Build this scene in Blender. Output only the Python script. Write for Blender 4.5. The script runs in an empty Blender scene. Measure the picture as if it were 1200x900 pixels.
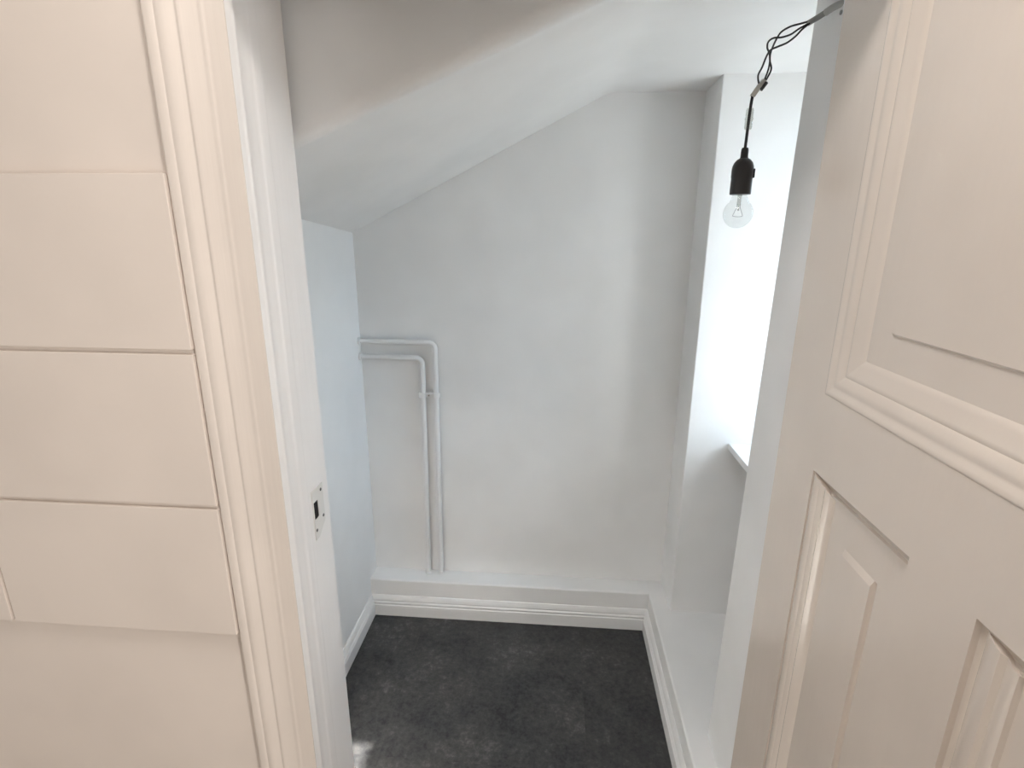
import bpy, bmesh, math, random
from mathutils import Matrix, Vector
random.seed(3)
SC = bpy.context.scene
COL = SC.collection

# ------------------------------------------------------------------ camera
EYE = 1.45
M = ((0.9968569482764422, 0.07908200610062328, 0.004718154732456706),
     (0.02575169249101405, -0.26713645009506604, -0.9633145734205698),
     (-0.07492045786583712, 0.9604083263600474, -0.2683333219178454))
cam = bpy.data.cameras.new('camera')
cam.sensor_fit = 'HORIZONTAL'
cam.sensor_width = 36.0
cam.lens = 36.0 * 624.0 / 1200.0
cam.clip_start = 0.02
camo = bpy.data.objects.new('camera', cam)
COL.objects.link(camo)
right, up, back = Vector(M[0]), -Vector(M[1]), -Vector(M[2])
camo.matrix_world = Matrix(((right.x, up.x, back.x, 0), (right.y, up.y, back.y, 0),
                            (right.z, up.z, back.z, EYE), (0, 0, 0, 1)))
SC.camera = camo

# ------------------------------------------------------------------ world, sun, lamps, exposure
W = bpy.data.worlds.new('sky')
SC.world = W
W.use_nodes = True
nt = W.node_tree
nt.nodes.clear()
out = nt.nodes.new('ShaderNodeOutputWorld')
bg = nt.nodes.new('ShaderNodeBackground')
tc = nt.nodes.new('ShaderNodeTexCoord')
sep = nt.nodes.new('ShaderNodeSeparateXYZ')
ramp = nt.nodes.new('ShaderNodeValToRGB')
ramp.color_ramp.elements[0].position = 0.46
ramp.color_ramp.elements[0].color = (0.22, 0.23, 0.22, 1)
ramp.color_ramp.elements[1].position = 0.54
ramp.color_ramp.elements[1].color = (0.67, 0.845, 1.0, 1)
e = ramp.color_ramp.elements.new(1.0)
e.color = (0.50, 0.75, 1.0, 1)
mr = nt.nodes.new('ShaderNodeMapRange')
mr.inputs[1].default_value = -1
mr.inputs[2].default_value = 1
nt.links.new(tc.outputs['Generated'], sep.inputs[0])
nt.links.new(sep.outputs['Z'], mr.inputs[0])
nt.links.new(mr.outputs[0], ramp.inputs[0])
nt.links.new(ramp.outputs[0], bg.inputs[0])
bg.inputs[1].default_value = 11.0
nt.links.new(bg.outputs[0], out.inputs[0])

sun = bpy.data.lights.new('sun', 'SUN')
sun.energy = 55.0
sun.angle = math.radians(1.0)
sun.color = (1.0, 0.95, 0.88)
suno = bpy.data.objects.new('sun', sun)
COL.objects.link(suno)
suno.rotation_euler = Vector((-1.0, -0.15, -0.737)).to_track_quat('-Z', 'Y').to_euler()

hall = bpy.data.lights.new('hall_ceiling_light', 'AREA')
hall.shape = 'DISK'
hall.size = 0.45
hall.energy = 9.8
hall.color = (1.0, 0.955, 0.915)
hallo = bpy.data.objects.new('hall_ceiling_light', hall)
COL.objects.link(hallo)
hallo.location = (-0.10, 0.24, 2.44)

# added fill light for boards and casing; the door leaf shields the closet
side = bpy.data.lights.new('hall_side_fill', 'AREA')
side.shape = 'RECTANGLE'
side.size = 0.6
side.size_y = 1.2
side.energy = 38.0
side.color = (1.0, 0.965, 0.935)
sideo = bpy.data.objects.new('hall_side_fill', side)
COL.objects.link(sideo)
sideo.location = (1.235, -0.50, 0.95)
sideo.rotation_euler = Vector((-1.0, 0.35, 0.0)).to_track_quat('-Z', 'Y').to_euler()

SC.view_settings.view_transform = 'Standard'
SC.view_settings.look = 'None'
SC.view_settings.gamma = 1.0
SC.view_settings.use_curve_mapping = False
SC.view_settings.exposure = 0.09

# ------------------------------------------------------------------ materials
def paint(name, col, rough, bump=0.08, scale=60.0, stretch=(1, 1, 1), spec=0.5, var=0.03, coat=0.0):
    m = bpy.data.materials.new(name)
    m.use_nodes = True
    n, l = m.node_tree.nodes, m.node_tree.links
    b = n['Principled BSDF']
    b.inputs['Roughness'].default_value = rough
    b.inputs['Specular IOR Level'].default_value = spec
    b.inputs['Coat Weight'].default_value = coat
    b.inputs['Coat Roughness'].default_value = 0.15
    t = n.new('ShaderNodeTexCoord')
    mp = n.new('ShaderNodeMapping')
    mp.inputs['Scale'].default_value = stretch
    l.new(t.outputs['Object'], mp.inputs[0])
    no = n.new('ShaderNodeTexNoise')
    no.inputs['Scale'].default_value = scale
    no.inputs['Detail'].default_value = 3
    l.new(mp.outputs[0], no.inputs['Vector'])
    bu = n.new('ShaderNodeBump')
    bu.inputs['Strength'].default_value = bump
    bu.inputs['Distance'].default_value = 0.01
    l.new(no.outputs['Fac'], bu.inputs['Height'])
    l.new(bu.outputs[0], b.inputs['Normal'])
    n2 = n.new('ShaderNodeTexNoise')
    n2.inputs['Scale'].default_value = 4
    l.new(t.outputs['Object'], n2.inputs['Vector'])
    r = n.new('ShaderNodeValToRGB')
    r.color_ramp.elements[0].position = 0.35
    r.color_ramp.elements[1].position = 0.65
    r.color_ramp.elements[0].color = tuple(c * (1 - var) for c in col) + (1,)
    r.color_ramp.elements[1].color = tuple(min(1, c * (1 + var)) for c in col) + (1,)
    l.new(n2.outputs['Fac'], r.inputs[0])
    l.new(r.outputs[0], b.inputs['Base Color'])
    return m

def plain(name, col, rough=0.5, metal=0.0, spec=0.5):
    m = bpy.data.materials.new(name)
    m.use_nodes = True
    n, l = m.node_tree.nodes, m.node_tree.links
    b = n['Principled BSDF']
    b.inputs['Metallic'].default_value = metal
    b.inputs['Specular IOR Level'].default_value = spec
    b.inputs['Base Color'].default_value = tuple(col) + (1,)
    no = n.new('ShaderNodeTexNoise')
    no.inputs['Scale'].default_value = 90
    r = n.new('ShaderNodeMapRange')
    r.inputs[3].default_value = max(0, rough - 0.06)
    r.inputs[4].default_value = rough + 0.06
    l.new(no.outputs['Fac'], r.inputs[0])
    l.new(r.outputs[0], b.inputs['Roughness'])
    return m

def thin_glass(name, tint=(1, 1, 1), ior=1.5):
    m = bpy.data.materials.new(name)
    m.use_nodes = True
    n, l = m.node_tree.nodes, m.node_tree.links
    n.clear()
    o = n.new('ShaderNodeOutputMaterial')
    mix = n.new('ShaderNodeMixShader')
    tr = n.new('ShaderNodeBsdfTransparent')
    tr.inputs[0].default_value = tuple(tint) + (1,)
    gl = n.new('ShaderNodeBsdfGlossy')
    gl.inputs['Roughness'].default_value = 0.02
    lw = n.new('ShaderNodeLayerWeight')
    lw.inputs[0].default_value = 0.5
    pw = n.new('ShaderNodeMath'); pw.operation = 'POWER'; pw.inputs[1].default_value = 4.0
    ma = n.new('ShaderNodeMath'); ma.operation = 'MULTIPLY_ADD'; ma.inputs[1].default_value = ior - 1.0; ma.inputs[2].default_value = 0.04
    l.new(lw.outputs['Facing'], pw.inputs[0]); l.new(pw.outputs[0], ma.inputs[0])
    l.new(ma.outputs[0], mix.inputs[0])
    l.new(tr.outputs[0], mix.inputs[1])
    l.new(gl.outputs[0], mix.inputs[2])
    l.new(mix.outputs[0], o.inputs[0])
    return m

def floor_mat():
    m = bpy.data.materials.new('slate_vinyl')
    m.use_nodes = True
    n, l = m.node_tree.nodes, m.node_tree.links
    b = n['Principled BSDF']
    t = n.new('ShaderNodeTexCoord')
    oi = n.new('ShaderNodeObjectInfo')
    add = n.new('ShaderNodeVectorMath')
    add.operation = 'ADD'
    l.new(t.outputs['Object'], add.inputs[0])
    l.new(oi.outputs['Random'], add.inputs[1])
    a = n.new('ShaderNodeTexNoise'); a.inputs['Scale'].default_value = 7; a.inputs['Detail'].default_value = 6; a.inputs['Roughness'].default_value = 0.7
    c = n.new('ShaderNodeTexNoise'); c.inputs['Scale'].default_value = 60; c.inputs['Detail'].default_value = 5; c.inputs['Roughness'].default_value = 0.75
    for q in (a, c):
        l.new(add.outputs[0], q.inputs['Vector'])
    mx = n.new('ShaderNodeMix'); mx.data_type = 'FLOAT'
    mx.inputs[0].default_value = 0.5
    l.new(a.outputs['Fac'], mx.inputs[2]); l.new(c.outputs['Fac'], mx.inputs[3])
    r = n.new('ShaderNodeValToRGB')
    es = r.color_ramp.elements
    es[0].position = 0.38; es[0].color = (0.012, 0.013, 0.015, 1)
    es[1].position = 0.66; es[1].color = (0.12, 0.118, 0.115, 1)
    k = es.new(0.46); k.color = (0.030, 0.031, 0.033, 1)
    k = es.new(0.56); k.color = (0.052, 0.052, 0.052, 1)
    l.new(mx.outputs[0], r.inputs[0])
    hv = n.new('ShaderNodeHueSaturation')
    mr_ = n.new('ShaderNodeMapRange'); mr_.inputs[3].default_value = 0.84; mr_.inputs[4].default_value = 0.96
    l.new(oi.outputs['Random'], mr_.inputs[0]); l.new(mr_.outputs[0], hv.inputs['Value'])
    l.new(r.outputs[0], hv.inputs['Color']); l.new(hv.outputs[0], b.inputs['Base Color'])
    b.inputs['Roughness'].default_value = 0.5
    b.inputs['Specular IOR Level'].default_value = 0.35
    bu = n.new('ShaderNodeBump'); bu.inputs['Strength'].default_value = 0.12; bu.inputs['Distance'].default_value = 0.004
    l.new(c.outputs['Fac'], bu.inputs['Height']); l.new(bu.outputs[0], b.inputs['Normal'])
    return m

PLASTER = paint('white_plaster', (0.87, 0.87, 0.865), 0.55, 0.06, 26, spec=0.3)
TRIM = paint('white_trim_gloss', (0.84, 0.84, 0.835), 0.3, 0.03, 80)
CASING = paint('cream_gloss_brushed', (0.82, 0.735, 0.665), 0.22, 0.10, 55, (1, 1, 0.06), coat=0.4)
JAMBP = paint('off_white_jamb', (0.83, 0.805, 0.785), 0.34, 0.10, 50, (1, 1, 0.05))
DOORP = paint('cream_gloss_door', (0.80, 0.71, 0.63), 0.24, 0.05, 45, (1, 1, 0.25), coat=0.5)
HALLN = paint('hall_white', (0.82, 0.815, 0.80), 0.5, 0.02, 50)
HALLW = paint('cream_wall', (0.80, 0.71, 0.64), 0.45, 0.02, 50)
HALLF = paint('hall_wood_floor', (0.52, 0.48, 0.43), 0.4, 0.05, 20, (1, 8, 1), var=0.12)
FLOOR = floor_mat()
BLACK = plain('black_plastic', (0.018, 0.018, 0.019), 0.38)
WIREM = plain('black_wire', (0.012, 0.013, 0.016), 0.45)
GREYC = plain('grey_cable_sheath', (0.22, 0.23, 0.23), 0.5)
GREYL = plain('pale_grey_sheath', (0.42, 0.43, 0.43), 0.5)
TERM = plain('milky_plastic', (0.62, 0.62, 0.58), 0.35)
STEEL = plain('painted_steel', (0.72, 0.70, 0.67), 0.38, 0.1)
BRASS = plain('nickel_cap', (0.6, 0.57, 0.5), 0.3, 1.0)
DARK = plain('dark_recess', (0.006, 0.005, 0.005), 0.9)
FIL = plain('dark_filament', (0.12, 0.12, 0.12), 0.4, 0.8)
GLASS = thin_glass('window_glass')
BULBG = thin_glass('bulb_glass', (0.925, 0.93, 0.925), 1.35)
SLEEVE = thin_glass('clear_sleeve', (0.80, 0.80, 0.78), 1.5)
BLOCKERM = paint('sun_blocker_grey', (0.35, 0.33, 0.30), 0.6, 0.05, 40)
GROUNDM = paint('outdoor_grass', (0.10, 0.14, 0.05), 0.9, 0.3, 12, var=0.3)

# ------------------------------------------------------------------ mesh helpers
def link(name, me, mat, parent=None, smooth=False):
    o = bpy.data.objects.new(name, me)
    COL.objects.link(o)
    if mat:
        me.materials.append(mat)
    if smooth:
        for p in me.polygons:
            p.use_smooth = True
        try:
            me.set_sharp_from_angle(angle=math.radians(38))
        except Exception:
            pass
        wn_ = o.modifiers.new('weighted_normals', 'WEIGHTED_NORMAL')
        wn_.keep_sharp = True
        wn_.weight = 90
    if parent:
        o.parent = parent
    return o

def from_bm(name, bm, mat, parent=None, smooth=False):
    bmesh.ops.recalc_face_normals(bm, faces=bm.faces)
    me = bpy.data.meshes.new(name)
    bm.to_mesh(me)
    bm.free()
    return link(name, me, mat, parent, smooth)

def bm_box(bm, a, b):
    r = bmesh.ops.create_cube(bm, size=1.0)
    for v in r['verts']:
        v.co = Vector([(a[i] + b[i]) / 2 + v.co[i] * (b[i] - a[i]) for i in range(3)])
    return r['verts']

def box(name, a, b, mat, parent=None, bevel=0.0, seg=2):
    bm = bmesh.new()
    bm_box(bm, a, b)
    if bevel:
        bmesh.ops.bevel(bm, geom=list(bm.edges), offset=bevel, segments=seg, profile=0.5, affect='EDGES')
    return from_bm(name, bm, mat, parent, bool(bevel))

def boxes(name, lst, mat, parent=None):
    bm = bmesh.new()
    for a, b in lst:
        bm_box(bm, a, b)
    return from_bm(name, bm, mat, parent)

def sweep(name, rings, mat, parent=None, smooth=True, closed_ring=True, caps=True, loop=False):
    """rings: list of equal-length lists of 3-D points."""
    bm = bmesh.new()
    vs = [[bm.verts.new(p) for p in r] for r in rings]
    n = len(rings[0])
    K = len(vs)
    for i in range(K if loop else K - 1):
        a, b = vs[i], vs[(i + 1) % K]
        for j in range(n if closed_ring else n - 1):
            k = (j + 1) % n
            bm.faces.new((a[j], a[k], b[k], b[j]))
    if caps and closed_ring and not loop:
        bm.faces.new(vs[0])
        bm.faces.new(list(reversed(vs[-1])))
    return from_bm(name, bm, mat, parent, smooth)

def smooth_path(pts, n=6):
    pts = [Vector(p) for p in pts]
    o = []
    for i in range(len(pts) - 1):
        p0 = pts[max(i - 1, 0)]; p1 = pts[i]; p2 = pts[i + 1]; p3 = pts[min(i + 2, len(pts) - 1)]
        for s in range(n):
            t = s / n
            o.append(0.5 * ((2 * p1) + (-p0 + p2) * t + (2 * p0 - 5 * p1 + 4 * p2 - p3) * t * t + (-p0 + 3 * p1 - 3 * p2 + p3) * t ** 3))
    o.append(pts[-1])
    return o

def tube(name, pts, r, mat, parent=None, seg=10):
    pts = [Vector(p) for p in pts]
    rings = []
    ref = Vector((0.31, 0.77, 0.55))
    for i, p in enumerate(pts):
        d = (pts[min(i + 1, len(pts) - 1)] - pts[max(i - 1, 0)]).normalized()
        u = d.cross(ref).normalized() if i == 0 else (u - d * u.dot(d)).normalized()
        v = d.cross(u)
        rr = r[i] if isinstance(r, (list, tuple)) else r
        rings.append([p + (u * math.cos(2 * math.pi * k / seg) + v * math.sin(2 * math.pi * k / seg)) * rr for k in range(seg)])
    return sweep(name, rings, mat, parent)

def lathe(name, prof, c, mat, parent=None, seg=32, axis='Z', caps=True):
    rings = []
    for r, h in prof:
        ring = []
        for k in range(seg):
            a = 2 * math.pi * k / seg
            if axis == 'Z':
                ring.append((c[0] + r * math.cos(a), c[1] + r * math.sin(a), c[2] + h))
            elif axis == 'Y':
                ring.append((c[0] + r * math.cos(a), c[1] + h, c[2] + r * math.sin(a)))
            else:
                ring.append((c[0] + h, c[1] + r * math.cos(a), c[2] + r * math.sin(a)))
        rings.append(ring)
    return sweep(name, rings, mat, parent, caps=caps)

def empty(name, loc=(0, 0, 0)):
    o = bpy.data.objects.new(name, None)
    COL.objects.link(o)
    o.empty_display_size = 0.05
    o.location = loc
    return o

def adopt(root):
    """parts were built in world coordinates: keep them where they stand under a moved root"""
    inv = Matrix.Translation(-Vector(root.location))
    for ch in root.children:
        ch.matrix_parent_inverse = inv

def structure(o, label=None):
    o['kind'] = 'structure'
    if label:
        o['label'] = label
    return o

def thing(o, label, cat, group=None):
    o['label'] = label
    o['category'] = cat
    if group:
        o['group'] = group
    return o

# ------------------------------------------------------------------ room dimensions (metres)
YB = 1.835          # back wall
XL, XR = -0.69, 0.444
YF, YI = 0.82, 1.0  # hall face and closet face of the wall with the doorway
S_Y = 1.665         # far reveal of the window niche
CEIL = 1.875
LEDGE = 0.152
WX = 0.80           # window plane

# ------------------------------------------------------------------ large structure
structure(box('wall_back', (-0.95, YB, -0.1), (1.1, YB + 0.2, 2.1), PLASTER), 'plain white plastered back wall of the closet')
structure(box('wall_left', (-0.95, YI, -0.1), (XL, YB, 2.1), PLASTER), 'white left side wall of the closet under the slope')

def right_wall():
    bm = bmesh.new()
    bm_box(bm, (XR, S_Y, -0.1), (1.1, YB, 2.1))                 # pier between back wall and niche
    bm_box(bm, (WX - 0.02, 1.10, -0.1), (1.1, S_Y, 0.78))       # spandrel under the window
    # near pier: its niche edge leans a little
    lo, hi = 1.182, 1.106
    q = [(XR, YI, -0.1), (1.1, YI, -0.1), (1.1, lo, -0.1), (XR, lo, -0.1),
         (XR, YI, 2.1), (1.1, YI, 2.1), (1.1, hi, 2.1), (XR, hi, 2.1)]
    v = [bm.verts.new(p) for p in q]
    for f in ((0, 1, 2, 3), (4, 5, 6, 7), (0, 1, 5, 4), (1, 2, 6, 5), (2, 3, 7, 6), (3, 0, 4, 7)):
        bm.faces.new([v[i] for i in f])
    vert = [e for e in bm.edges if abs(e.verts[0].co.x - XR) < 1e-4 and abs(e.verts[1].co.x - XR) < 1e-4
            and abs(e.verts[0].co.z - e.verts[1].co.z) > 1 and not (abs(e.verts[0].co.y - YB) < 1e-3 or abs(e.verts[0].co.y - YI) < 1e-3)]
    bmesh.ops.bevel(bm, geom=vert, offset=0.004, segments=3, profile=0.5, affect='EDGES')
    return from_bm('wall_right', bm, PLASTER, None, True)
structure(right_wall(), 'white right side wall with the deep window niche')

# ceiling: flat part, sloping underside of the stairs, rounded front edge and fascia
def ceiling():
    bm = bmesh.new()
    xs = [-0.74 + i * 0.02 for i in range(96)]
    ys = [1.84 - j * 0.025 for j in range(32)]
    def zb(x): return 1.458 + (x + 0.688) * 0.4975
    def zf(x): return 1.640 + (x + 0.417) * 0.400
    def h(x, y):
        t = (1.835 - y) / (1.835 - 1.02)
        s = zb(x) * (1 - t) + zf(x) * t
        k = 0.012
        a, b = s, CEIL + 0.01 * t
        hh = max(k - abs(a - b), 0) / k
        return min(a, b) - hh * hh * k * 0.25
    grid = []
    R = 0.032
    for x in xs:
        col = [(x, y, h(x, y)) for y in ys if y > 1.02 + R]
        z0 = h(x, 1.02 + R)
        for k in range(7):
            a = k / 6 * math.pi / 2
            col.append((x, 1.02 + R - R * math.sin(a), z0 - 0.004 + R - R * math.cos(a)))
        col.append((x, 1.02, 2.0))
        col.append((x, 1.84, 2.0))
        grid.append([bm.verts.new(p) for p in col])
    for a, b in zip(grid, grid[1:]):
        n = len(a)
        for j in range(n):
            k = (j + 1) % n
            bm.faces.new((a[j], a[k], b[k], b[j]))
    bm.faces.new(grid[0]); bm.faces.new(list(reversed(grid[-1])))
    return from_bm('ceiling', bm, PLASTER, None, True)
structure(ceiling(), 'white ceiling with the sloping underside of the stairs')

# floor: dark stone-look vinyl tiles
fl = structure(box('floor', (-0.95, 0.90, -0.12), (1.1, YB, -0.006), DARK), 'dark grey mottled stone look floor')
bx = [-0.75, -0.472, 0.128, 0.50]
by = [0.93, 1.16, YB]
for i in range(len(bx) - 1):
    for j in range(len(by) - 1):
        box('tile', (bx[i], by[j], -0.006), (bx[i + 1], by[j + 1], 0.0), FLOOR, fl)

# plinth ledge along the back, the right side and through the niche
def plinth():
    bm = bmesh.new()
    bm_box(bm, (XL - 0.01, 1.757, -0.05), (0.39, YB + 0.01, LEDGE))
    bm_box(bm, (0.384, YI + 0.002, -0.05), (WX - 0.02, YB + 0.01, LEDGE + 0.0006))
    top = [e for e in bm.edges if e.verts[0].co.z > 0.1 and e.verts[1].co.z > 0.1
           and ((abs(e.verts[0].co.y - 1.757) < 1e-3 and abs(e.verts[1].co.y - 1.757) < 1e-3)
                or (abs(e.verts[0].co.x - 0.384) < 1e-3 and abs(e.verts[1].co.x - 0.384) < 1e-3))]
    bmesh.ops.bevel(bm, geom=top, offset=0.006, segments=3, profile=0.5, affect='EDGES')
    return from_bm('trim_1', bm, PLASTER, None, True)
structure(plinth(), 'white plastered plinth ledge along the foot of the walls')

# baseboards
BBP = [(-0.002, 0.084), (0.003, 0.084), (0.006, 0.081), (0.0095, 0.072), (0.011, 0.066), (0.0095, 0.063), (0.0095, 0.061), (0.013, 0.059),
       (0.0145, 0.056), (0.0135, 0.052), (0.012, 0.050), (0.012, 0.048), (0.0155, 0.046), (0.0165, 0.043), (0.0165, 0.0), (-0.002, 0.0)]
structure(sweep('baseboard_back', [[(x, 1.757 - d, z) for d, z in BBP] for x in (XL + 0.004, 0.381)], TRIM), 'white moulded baseboard along the back wall')
structure(sweep('baseboard_right', [[(0.384 - d, y, z) for d, z in BBP] for y in (1.756, YI + 0.01)], TRIM), 'white moulded baseboard along the right plinth')
structure(sweep('baseboard_left', [[(XL + d, y, z) for d, z in BBP] for y in (1.756, YI + 0.002)], TRIM), 'white moulded baseboard along the left wall')

# ------------------------------------------------------------------ front wall with doorway
HEAD = 1.86
wf = structure(boxes('wall_front', [((-1.75, YF + 0.002, 0), (-0.52, YI, 2.5)), ((0.50, YF + 0.002, 0), (1.25, YI, 2.5)),
                         ((-0.52, YF + 0.002, HEAD + 0.05), (0.50, YI + 0.018, 2.5))], HALLW), 'cream painted hall wall around the closet doorway')
# three boards fixed on the wall left of the door casing, the lowest in two lengths
bz = [(1.2675, 1.538), (0.9860, 1.2600), (0.713, 0.9785)]
for k, (z0, z1) in enumerate(bz):
    spans = [(-1.74, -0.5864)] if k < 2 else [(-1.0425, -0.5864), (-1.74, -1.0490)]
    for x0, x1 in spans:
        box('board', (x0, 0.8055, z0), (x1, YF + 0.003, z1), HALLW, wf, 0.0022)
box('backing_panel', (-1.735, 0.8125, 0.72), (-0.5885, YF + 0.004, 1.53), HALLW, wf)
# hall around the camera
structure(box('floor_hall', (-1.75, -2.2, -0.12), (1.25, 0.91, -0.002), HALLF), 'hall floor in front of the closet door')
structure(box('ceiling_hall', (-1.75, -2.2, 2.5), (1.25, YF + 0.002, 2.6), PLASTER), 'white hall ceiling')
structure(box('wall_hall_left', (-1.85, -2.2, 0), (-1.75, YI, 2.6), HALLN), 'cream hall wall on the left')
structure(box('wall_hall_right', (1.25, -2.2, 0), (1.35, YI, 2.6), HALLN), 'cream hall wall on the right')
structure(box('wall_hall_rear', (-1.85, -2.3, 0), (1.35, -2.2, 2.6), HALLN), 'cream hall wall behind the viewer')

# door frame: casing + jamb, left and right, and the head
CP = [(0, 0), (0.027, 0), (0.030, 0.0018), (0.034, 0.0022), (0.037, 0.0014), (0.040, 0.0018), (0.046, 0.003), (0.054, 0.005), (0.060, 0.0068),
      (0.0635, 0.0078), (0.066, 0.0070), (0.068, 0.0058), (0.070, 0.0060), (0.075, 0.0085), (0.081, 0.0108), (0.086, 0.0120), (0.091, 0.0118),
      (0.094, 0.0108), (0.0965, 0.0104), (0.099, 0.0118), (0.103, 0.0124), (0.110, 0.0124), (0.1138, 0.0105), (0.1146, -0.002), (0, -0.002)]
JP = [(-0.0008, 0.8225), (0.0, 0.826), (0.0, 0.834), (0.0015, 0.837), (0.0018, 0.841), (0.0008, 0.845), (-0.0008, 0.852), (-0.0014, 0.862), (-0.0014, 0.874), (0.0006, 0.880), (0.0015, 0.886),
      (0.0015, 0.902), (0.0005, 0.909), (-0.004, 0.913), (-0.004, 1.003), (-0.060, 1.003), (-0.060, 0.8225)]
fr = structure(empty('trim_2', (-0.47, YF, 0)), 'moulded wooden door frame painted cream and white')
sweep('casing', [[(-0.469 - s, YF - d, z) for s, d in CP] for z in (0.0, 1.8996)], CASING, fr)
sweep('jamb', [[(-0.469 + o, y, z) for o, y in JP] for z in (0.0, HEAD)], JAMBP, fr)
sweep('jamb', [[(0.470 - o, min(y, 0.998), z) for o, y in JP] for z in (0.0, HEAD)], JAMBP, fr)
sweep('casing', [[(0.470 + s, YF - d, z) for s, d in CP] for z in (0.0, 1.8996)], CASING, fr)
sweep('casing', [[(x, YF - d, 1.785 + s) for s, d in CP] for x in (-0.4695, 0.4705)], CASING, fr)
sweep('jamb', [[(x, y, HEAD - o) for o, y in [(0.0705, 0.8225), (0.074, 0.828), (0.074, 0.840), (0.070, 0.846), (0.012, 0.862), (0.012, 0.913), (0.006, 0.918), (0.006, 1.003), (-0.06, 1.003), (-0.06, 0.8225)]]
               for x in (-0.529, 0.53)], JAMBP, fr)
box('threshold', (-0.472, 0.86, -0.004), (0.472, 0.98, 0.012), HALLF, fr, 0.004)

# strike plate let into the left jamb
def strike():
    x = -0.473
    bm = bmesh.new()
    o = [(0.928, 0.955), (0.976, 0.955), (0.976, 0.872), (0.944, 0.848), (0.928, 0.848)]   # (y, z)
    hole = [(0.931, 0.930), (0.950, 0.930), (0.952, 0.893), (0.938, 0.889), (0.931, 0.893)]
    t = 0.0022
    oo = [bm.verts.new((x + t, a, b)) for a, b in o]
    hh = [bm.verts.new((x + t, a, b)) for a, b in hole]
    ob = [bm.verts.new((x - 0.003, a, b)) for a, b in o]
    hb = [bm.verts.new((x - 0.012, a, b)) for a, b in hole]
    n = 5
    for i in range(n):
        j = (i + 1) % n
        bm.faces.new((oo[i], oo[j], hh[j], hh[i]))
        bm.faces.new((oo[i], oo[j], ob[j], ob[i]))
        bm.faces.new((hh[i], hh[j], hb[j], hb[i]))
    return from_bm('strike_plate', bm, STEEL, fr)
sp = strike()
sp['label'] = 'paint-smeared steel strike plate with a dark latch hole'
box('latch_hole', (-0.4745, 0.9315, 0.8915), (-0.4722, 0.9508, 0.929), DARK, sp)
for yy, zz in ((0.934, 0.868), (0.966, 0.944), (0.968, 0.884)):
    lathe('screw', [(0.0035, 0), (0.0035, 0.0012), (0.0015, 0.0018), (0.0012, 0.0008)], (-0.4712, yy, zz), FIL, sp, 10, 'X')
adopt(fr)

# ------------------------------------------------------------------ window in the niche
wn = structure(empty('window_1', (WX, 1.4, 0.8)), 'white casement window at the back of the niche')
def ring_boxes(y0, y1, z0, z1, x0, x1, w):
    return [((x0, y0, z0), (x1, y0 + w, z1)), ((x0, y1 - w, z0), (x1, y1, z1)),
            ((x0, y0 + w, z0), (x1, y1 - w, z0 + w)), ((x0, y0 + w, z1 - w), (x1, y1 - w, z1))]
W0, W1, WZ0, WZ1 = 1.19, S_Y + 0.004, 0.80, 1.90
boxes('window_frame', ring_boxes(W0 - 0.09, W1, WZ0, WZ1, WX, WX + 0.07, 0.035) + [((WX, W0 - 0.06, WZ0), (WX + 0.07, W0 + 0.01, WZ1))], TRIM, wn)
for y0, y1 in ((W0 + 0.012, 1.432), (1.434, W1 - 0.036)):
    c = boxes('casement', ring_boxes(y0, y1, WZ0 + 0.036, WZ1 - 0.036, WX + 0.012, WX + 0.055, 0.03), TRIM, wn)
    box('pane', (WX + 0.03, y0 + 0.028, WZ0 + 0.064), (WX + 0.034, y1 - 0.028, WZ1 - 0.064), GLASS, c)
box('window_sill', (0.577, 1.095, 0.781), (WX + 0.012, S_Y + 0.004, 0.803), TRIM, wn, 0.003)['label'] = 'white window sill board'
adopt(wn)

structure(box('sun_blocker', (1.62, 1.575, -1.0), (1.80, 1.79, 4.0), BLOCKERM), 'added grey sun blocker outside the window')  # unseen post, added to keep the sun off the far pane

# ------------------------------------------------------------------ open door leaf, standing at right angles along the right jamb
XD = 0.430
TH = 0.036
YH, YN = 0.975, 0.103
ZD0, ZD1 = 0.012, 1.850
dr = structure(empty('door_1', (XD + TH / 2, YH, 0)), 'open cream gloss panelled door')
def member(name, y0, y1, z0, z1, x0=XD, x1=XD + TH, bev=0.0):
    return box(name, (x0, y0, z0), (x1, y1, z1), DOORP, dr, bev)
P1 = (0.592, 0.838)      # lower panel by the hinge
P2 = (0.240, 0.486)      # lower panel by the lock edge
ZL0, ZL1 = 0.22, 1.083   # lower panels
ZU0, ZU1 = 1.2155, 1.80  # upper panel
member('stile', P1[1], YH, ZD0, ZD1)
member('stile', YN, P2[0], ZD0, ZD1)
member('rail', P2[0], P1[1], ZD0, ZL0)
member('rail', P2[0], P1[1], ZL1, ZU0)
member('rail', P2[0], P1[1], ZU1, ZD1)
member('muntin', P2[1], P1[0], ZL0, ZL1)

def mould(y0, y1, z0, z1, hinge_side, lock_side, top, bottom):
    """four mitred lengths round an opening; each profile: (inset, depth behind the door face)"""
    def length(prof, fa, fb):
        sweep('panel_moulding', [[fa(s, d) for s, d in prof], [fb(s, d) for s, d in prof]], DOORP, dr)
    wt, wb, wh, wl = top[-1][0], bottom[-1][0], hinge_side[-1][0], lock_side[-1][0]
    length(hinge_side, lambda s, d: (XD + d, y1 - s, z0 + s * wb / wh), lambda s, d: (XD + d, y1 - s, z1 - s * wt / wh))
    length(lock_side, lambda s, d: (XD + d, y0 + s, z0 + s * wb / wl), lambda s, d: (XD + d, y0 + s, z1 - s * wt / wl))
    length(top, lambda s, d: (XD + d, y1 - s * wh / wt, z1 - s), lambda s, d: (XD + d, y0 + s * wl / wt, z1 - s))
    length(bottom, lambda s, d: (XD + d, y1 - s * wh / wb, z0 + s), lambda s, d: (XD + d, y0 + s * wl / wb, z0 + s))

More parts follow.
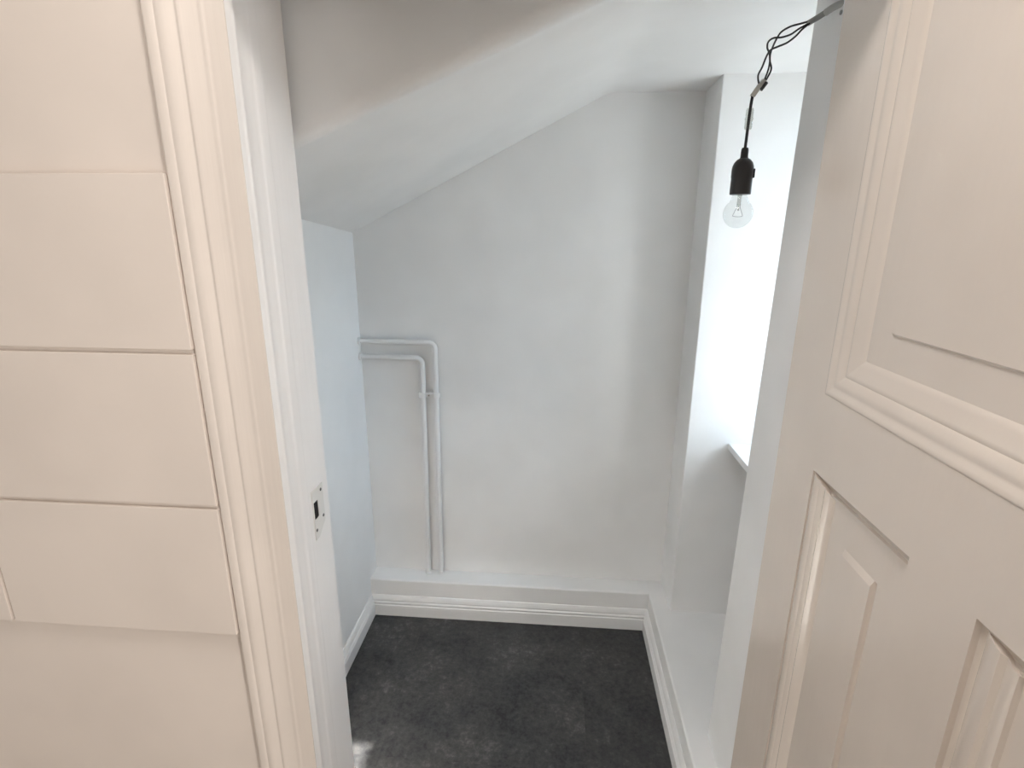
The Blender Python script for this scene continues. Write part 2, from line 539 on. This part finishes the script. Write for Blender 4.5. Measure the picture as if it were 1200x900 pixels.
def panel(y0, y1, z0, z1, depth, rise, m_hinge, m_lock, m_top, m_bot, bev, bev_top):
    """sunk panel with a raised field; m_*: margins from the panel edge to the foot of the field"""
    bm = bmesh.new()
    x = XD + depth
    a = [(y0, z0), (y1, z0), (y1, z1), (y0, z1)]
    b = [(y0 + m_lock, z0 + m_bot), (y1 - m_hinge, z0 + m_bot), (y1 - m_hinge, z1 - m_top), (y0 + m_lock, z1 - m_top)]
    c = [(y0 + m_lock + bev, z0 + m_bot + bev), (y1 - m_hinge - bev, z0 + m_bot + bev),
         (y1 - m_hinge - bev, z1 - m_top - bev_top), (y0 + m_lock + bev, z1 - m_top - bev_top)]
    gl = m_lock - 0.0065   # quirk at the foot of the field on the lock side only
    g0 = [(y0 + gl, b[0][1]), b[1], b[2], (y0 + gl, b[3][1])]
    g1 = [(y0 + gl + 0.003, b[0][1]), b[1], b[2], (y0 + gl + 0.003, b[3][1])]
    A = [bm.verts.new((x, *p)) for p in a]
    G0 = [bm.verts.new((x, *p)) for p in g0]
    G1 = [bm.verts.new((x + (0.007 if k in (0, 3) else 0), *p)) for k, p in enumerate(g1)]
    B = [bm.verts.new((x, *p)) for p in b]
    Cc = [bm.verts.new((x - rise, *p)) for p in c]
    D = [bm.verts.new((XD + TH * 0.75, *p)) for p in a]
    for i in range(4):
        j = (i + 1) % 4
        bm.faces.new((A[i], A[j], G0[j], G0[i]))
        if i != 1:
            bm.faces.new((G0[i], G0[j], G1[j], G1[i]))
            bm.faces.new((G1[i], G1[j], B[j], B[i]))
        bm.faces.new((B[i], B[j], Cc[j], Cc[i]))
        bm.faces.new((A[i], A[j], D[j], D[i]))
    bm.faces.new(Cc)
    bm.faces.new(D)
    bmesh.ops.remove_doubles(bm, verts=bm.verts, dist=1e-6)
    return from_bm('panel', bm, DOORP, dr)

MU = [(-0.004, 0.0004), (-0.003, -0.0008), (0.000, -0.0016), (0.005, -0.0008), (0.010, 0.0016), (0.014, 0.0020), (0.018, 0.0012), (0.023, 0.0022), (0.030, 0.0045), (0.033, 0.0062),
      (0.036, 0.0054), (0.040, 0.0060), (0.048, 0.0085), (0.056, 0.010), (0.062, 0.0115), (0.066, 0.0145), (0.066, 0.024), (-0.004, 0.024)]
MU = MU[:-1] + [(-0.004, 0.024), ]
def ordered(p):
    """profile closed at the back, last point = innermost"""
    front, w = p[:-2], p[-2][0]
    return [(front[0][0], 0.024)] + front + [(w, 0.024)]
MU = ordered(MU)
mould(P2[0], P1[1], ZU0, ZU1, MU, MU, MU, MU)
panel(P2[0] + 0.02, P1[1] - 0.02, ZU0 + 0.02, ZU1 - 0.02, 0.0135, 0.003, 0.091, 0.091, 0.048, 0.091, 0.003, 0.003)
MH = ordered([(-0.003, 0.003), (0.001, 0.0055), (0.004, 0.001), (0.012, -0.001), (0.020, 0.000), (0.023, 0.002), (0.026, 0.0005), (0.033, 0.002), (0.036, 0.004),
              (0.040, 0.0025), (0.048, 0.0055), (0.056, 0.009), (0.060, 0.0145), (0.063, 0.0115), (0.063, 0.024), (0, 0)])
MN = ordered([(-0.001, 0.0), (0.001, 0.001), (0.004, 0.0085), (0.007, 0.0115), (0.008, 0.012), (0.008, 0.024), (0, 0)])
MT = ordered([(-0.003, 0.0005), (0.000, 0.001), (0.005, 0.0045), (0.013, 0.0105), (0.0155, 0.0115), (0.018, 0.008), (0.0215, 0.008), (0.023, 0.0125), (0.025, 0.0115), (0.025, 0.024), (0, 0)])
M2 = ordered([(-0.003, 0.004), (0.001, 0.0085), (0.006, 0.0095), (0.012, 0.0045), (0.024, 0.0015), (0.031, 0.002), (0.035, 0.0065), (0.043, 0.0045), (0.050, 0.006),
              (0.053, 0.016), (0.058, 0.0165), (0.058, 0.024), (0, 0)])
mould(P1[0], P1[1], ZL0, ZL1, MH, MN, MT, MT)
panel(P1[0] + 0.006, P1[1] - 0.008, ZL0 + 0.008, ZL1 - 0.008, 0.0112, 0.0040, 0.095, 0.060, 0.072, 0.072, 0.0012, 0.010)
mould(P2[0], P2[1], ZL0, ZL1, M2, MN, MT, MT)
panel(P2[0] + 0.006, P2[1] - 0.008, ZL0 + 0.008, ZL1 - 0.008, 0.0112, 0.0040, 0.095, 0.060, 0.072, 0.072, 0.0012, 0.010)
for z in (0.30, 1.62):
    lathe('hinge', [(0.0, 0), (0.006, 0.001), (0.006, 0.079), (0.0, 0.08)], (XD + TH + 0.006, YH - 0.006, z), STEEL, dr, 12)
adopt(dr)

# ------------------------------------------------------------------ heating pipes on the back wall
PR = 0.0092
PY = YB - 0.016
def elbow(cx, cz, r, n=8):
    return [(cx + r * math.sin(a), PY, cz + r * math.cos(a)) for a in [k / n * math.pi / 2 for k in range(n + 1)]]
def pipe(zt, x_turn, x_foot, zc, label):
    root = empty('heating_pipe', (x_foot, PY, LEDGE))
    r = 0.022
    pts = [(XL - 0.004, PY, zt)] + elbow(x_turn - r, zt - r, r) + [(x_foot, PY, LEDGE - 0.004)]
    tube('pipe', pts, PR, TRIM, root, 14)
    lathe('collar', [(PR, 0), (PR + 0.005, 0.0), (PR + 0.006, 0.003), (PR + 0.003, 0.006), (PR, 0.006)], (x_foot, PY, LEDGE), TRIM, root, 16)
    lathe('collar', [(PR, 0), (PR + 0.005, 0.0), (PR + 0.006, 0.003), (PR + 0.003, 0.006), (PR, 0.006)], (XL, PY, zt), TRIM, root, 16, 'X')
    adopt(root)
    return thing(root, label, 'pipe', 'white heating pipes on the back wall')
pipe(1.086, -0.416, -0.421, 0.893, 'outer white heating pipe, turning down farther from the left wall')
pipe(1.030, -0.463, -0.472, 0.893, 'inner white heating pipe, lower bend nearer the left wall')
cl = empty('pipe_clip', (-0.441, YB, 0.893))
for x in (-0.4665, -0.4175):
    lathe('ring', [(PR + 0.0002, -0.009), (PR + 0.0035, -0.009), (PR + 0.0045, -0.006), (PR + 0.0045, 0.006), (PR + 0.0035, 0.009), (PR + 0.0002, 0.009)], (x, PY, 0.893), TRIM, cl, 18)
box('bridge', (-0.456, YB - 0.020, 0.883), (-0.428, YB + 0.001, 0.903), TRIM, cl, 0.003)
lathe('screw', [(0.0052, 0.001), (0.0052, -0.003), (0.0042, -0.0045), (0.0016, -0.0045), (0.0012, -0.003)], (-0.4425, YB - 0.0195, 0.893), STEEL, cl, 14, 'Y')
lathe('screw_hole', [(0.0014, 0.001), (0.0014, -0.0045)], (-0.4425, YB - 0.0200, 0.893), DARK, cl, 8, 'Y')
adopt(cl)
thing(cl, 'small white double clip with a screw joining both pipes', 'clip')

# ------------------------------------------------------------------ bare bulb on its cable
LX, LY = 0.346, 1.10
lamp = empty('pendant_lamp', (XR, 1.012, 1.808))
sh = tube('cable_sheath', smooth_path([(0.452, 1.008, 1.806), (0.444, 1.018, 1.8085), (0.437, 1.030, 1.8075), (0.431, 1.041, 1.8045)]), 0.0054, GREYL, lamp)
sh['label'] = 'pale grey cable sheath coming out of the wall'
tube('heat_shrink', smooth_path([(0.432, 1.040, 1.8050), (0.424, 1.054, 1.8015), (0.416, 1.067, 1.7985)]), 0.0046, GREYC, lamp)
WA = [(0.420, 1.062, 1.8005), (0.402, 1.069, 1.798), (0.39, 1.073, 1.796), (0.378, 1.077, 1.79), (0.373, 1.081, 1.782), (0.369, 1.084, 1.771), (0.367, 1.088, 1.759), (0.369, 1.092, 1.747), (0.369, 1.096, 1.735), (0.366, 1.1, 1.721)]
WB = [(0.418, 1.063, 1.798), (0.403, 1.068, 1.791), (0.392, 1.072, 1.784), (0.379, 1.076, 1.781), (0.366, 1.079, 1.781), (0.359, 1.082, 1.776), (0.36, 1.086, 1.768), (0.366, 1.09, 1.761), (0.37, 1.094, 1.749), (0.375, 1.098, 1.737), (0.369, 1.103, 1.720)]
WC = [(0.417, 1.062, 1.797), (0.407, 1.066, 1.789), (0.399, 1.070, 1.78), (0.388, 1.074, 1.772), (0.374, 1.077, 1.767), (0.364, 1.080, 1.763), (0.36, 1.085, 1.755), (0.357, 1.092, 1.74), (0.353, 1.096, 1.728), (0.357, 1.1, 1.716)]
for w in (WA, WB, WC):
    tube('wire', smooth_path(w, 5), 0.0016, WIREM, lamp, 8)
def oriented_box(name, a, b, w, mat, parent):
    a, b = Vector(a), Vector(b)
    d = b - a
    bm = bmesh.new()
    bm_box(bm, (-w / 2, -w / 2, 0), (w / 2, w / 2, d.length))
    bmesh.ops.bevel(bm, geom=list(bm.edges), offset=w * 0.18, segments=2, profile=0.5, affect='EDGES')
    bm.transform(Matrix.Translation(a) @ d.to_track_quat('Z', 'X').to_matrix().to_4x4())
    return from_bm(name, bm, mat, parent, True)
oriented_box('terminal_block', (0.367, 1.103, 1.7225), (0.360, 1.101, 1.711), 0.0085, TERM, lamp)
oriented_box('terminal_block', (0.3595, 1.098, 1.713), (0.348, 1.1, 1.6945), 0.0095, TERM, lamp)
tube('wire', [(0.369, 1.096, 1.716), (0.363, 1.094, 1.708), (0.360, 1.094, 1.704)], 0.0032, WIREM, lamp, 8)
tube('flex_cable', smooth_path([(0.349, 1.1, 1.697), (0.3475, 1.1, 1.68), (0.3465, LY, 1.64), (LX, LY, 1.60)]), 0.0027, WIREM, lamp)
lathe('clear_sleeve', [(0.0056, 0.0), (0.0066, 0.004), (0.0066, 0.016), (0.0072, 0.016), (0.0072, 0.019), (0.0066, 0.019), (0.0066, 0.032), (0.0052, 0.036)], (0.347, LY, 1.640), SLEEVE, lamp, 20, caps=False)
hold = lathe('lamp_holder', [(0.0166, 0.0), (0.0186, 0.0), (0.0190, 0.002), (0.0190, 0.030), (0.0196, 0.031), (0.0196, 0.044), (0.0188, 0.050), (0.0165, 0.056), (0.0125, 0.061), (0.0075, 0.064), (0.0068, 0.066),
             (0.0066, 0.078), (0.0055, 0.082), (0.0028, 0.082)], (LX, LY, 1.527), BLACK, lamp, 36)
box('release_slot', (LX + 0.0165, LY - 0.011, 1.556), (LX + 0.0195, LY - 0.003, 1.572), DARK, hold, 0.0006)
def bulb_profile():
    p = [(0.0125, 0.002), (0.0132, -0.004), (0.0150, -0.011), (0.0185, -0.019)]
    R, zc = 0.0270, -0.0370
    for k in range(14):
        a = math.radians(42 - k * (132 / 13))
        p.append((max(R * math.cos(a), 0.0004), zc + R * math.sin(a)))
    return p
glob = lathe('light_bulb', bulb_profile(), (LX, LY, 1.530), BULBG, lamp, 40, caps=False)
glob['label'] = 'clear glass incandescent bulb'
lathe('screw_cap', [(0.0125, 0.0), (0.0132, 0.002), (0.0132, 0.016), (0.004, 0.018)], (LX, LY, 1.529), BRASS, glob, 24)
tube('glass_stem', [(LX, LY, 1.530), (LX, LY, 1.518), (LX, LY, 1.508)], [0.0042, 0.0034, 0.0042], SLEEVE, glob, 12)
tube('glass_stem', [(LX, LY, 1.508), (LX, LY, 1.498)], [0.0016, 0.0016], SLEEVE, glob, 8)
for s in (-1, 1):
    tube('support_wire', [(LX + s * 0.0022, LY, 1.510), (LX + s * 0.0035, LY, 1.503), (LX + s * 0.0095, LY, 1.4885)], 0.0004, FIL, glob, 6)
tube('filament', smooth_path([(LX - 0.0095, LY, 1.4885), (LX - 0.004, LY - 0.003, 1.487), (LX + 0.004, LY - 0.003, 1.487), (LX + 0.0095, LY, 1.4885)]), 0.0005, FIL, glob, 6)
lathe('nail', [(0.0, -0.002), (0.0035, -0.002), (0.0035, -0.0005), (0.0012, 0.0), (0.0012, 0.01)], (XR, 1.0125, 1.7945), GREYC, lamp, 10, 'X')
adopt(lamp)
thing(lamp, 'bare clear bulb in a black holder hanging from a loose cable', 'lamp')
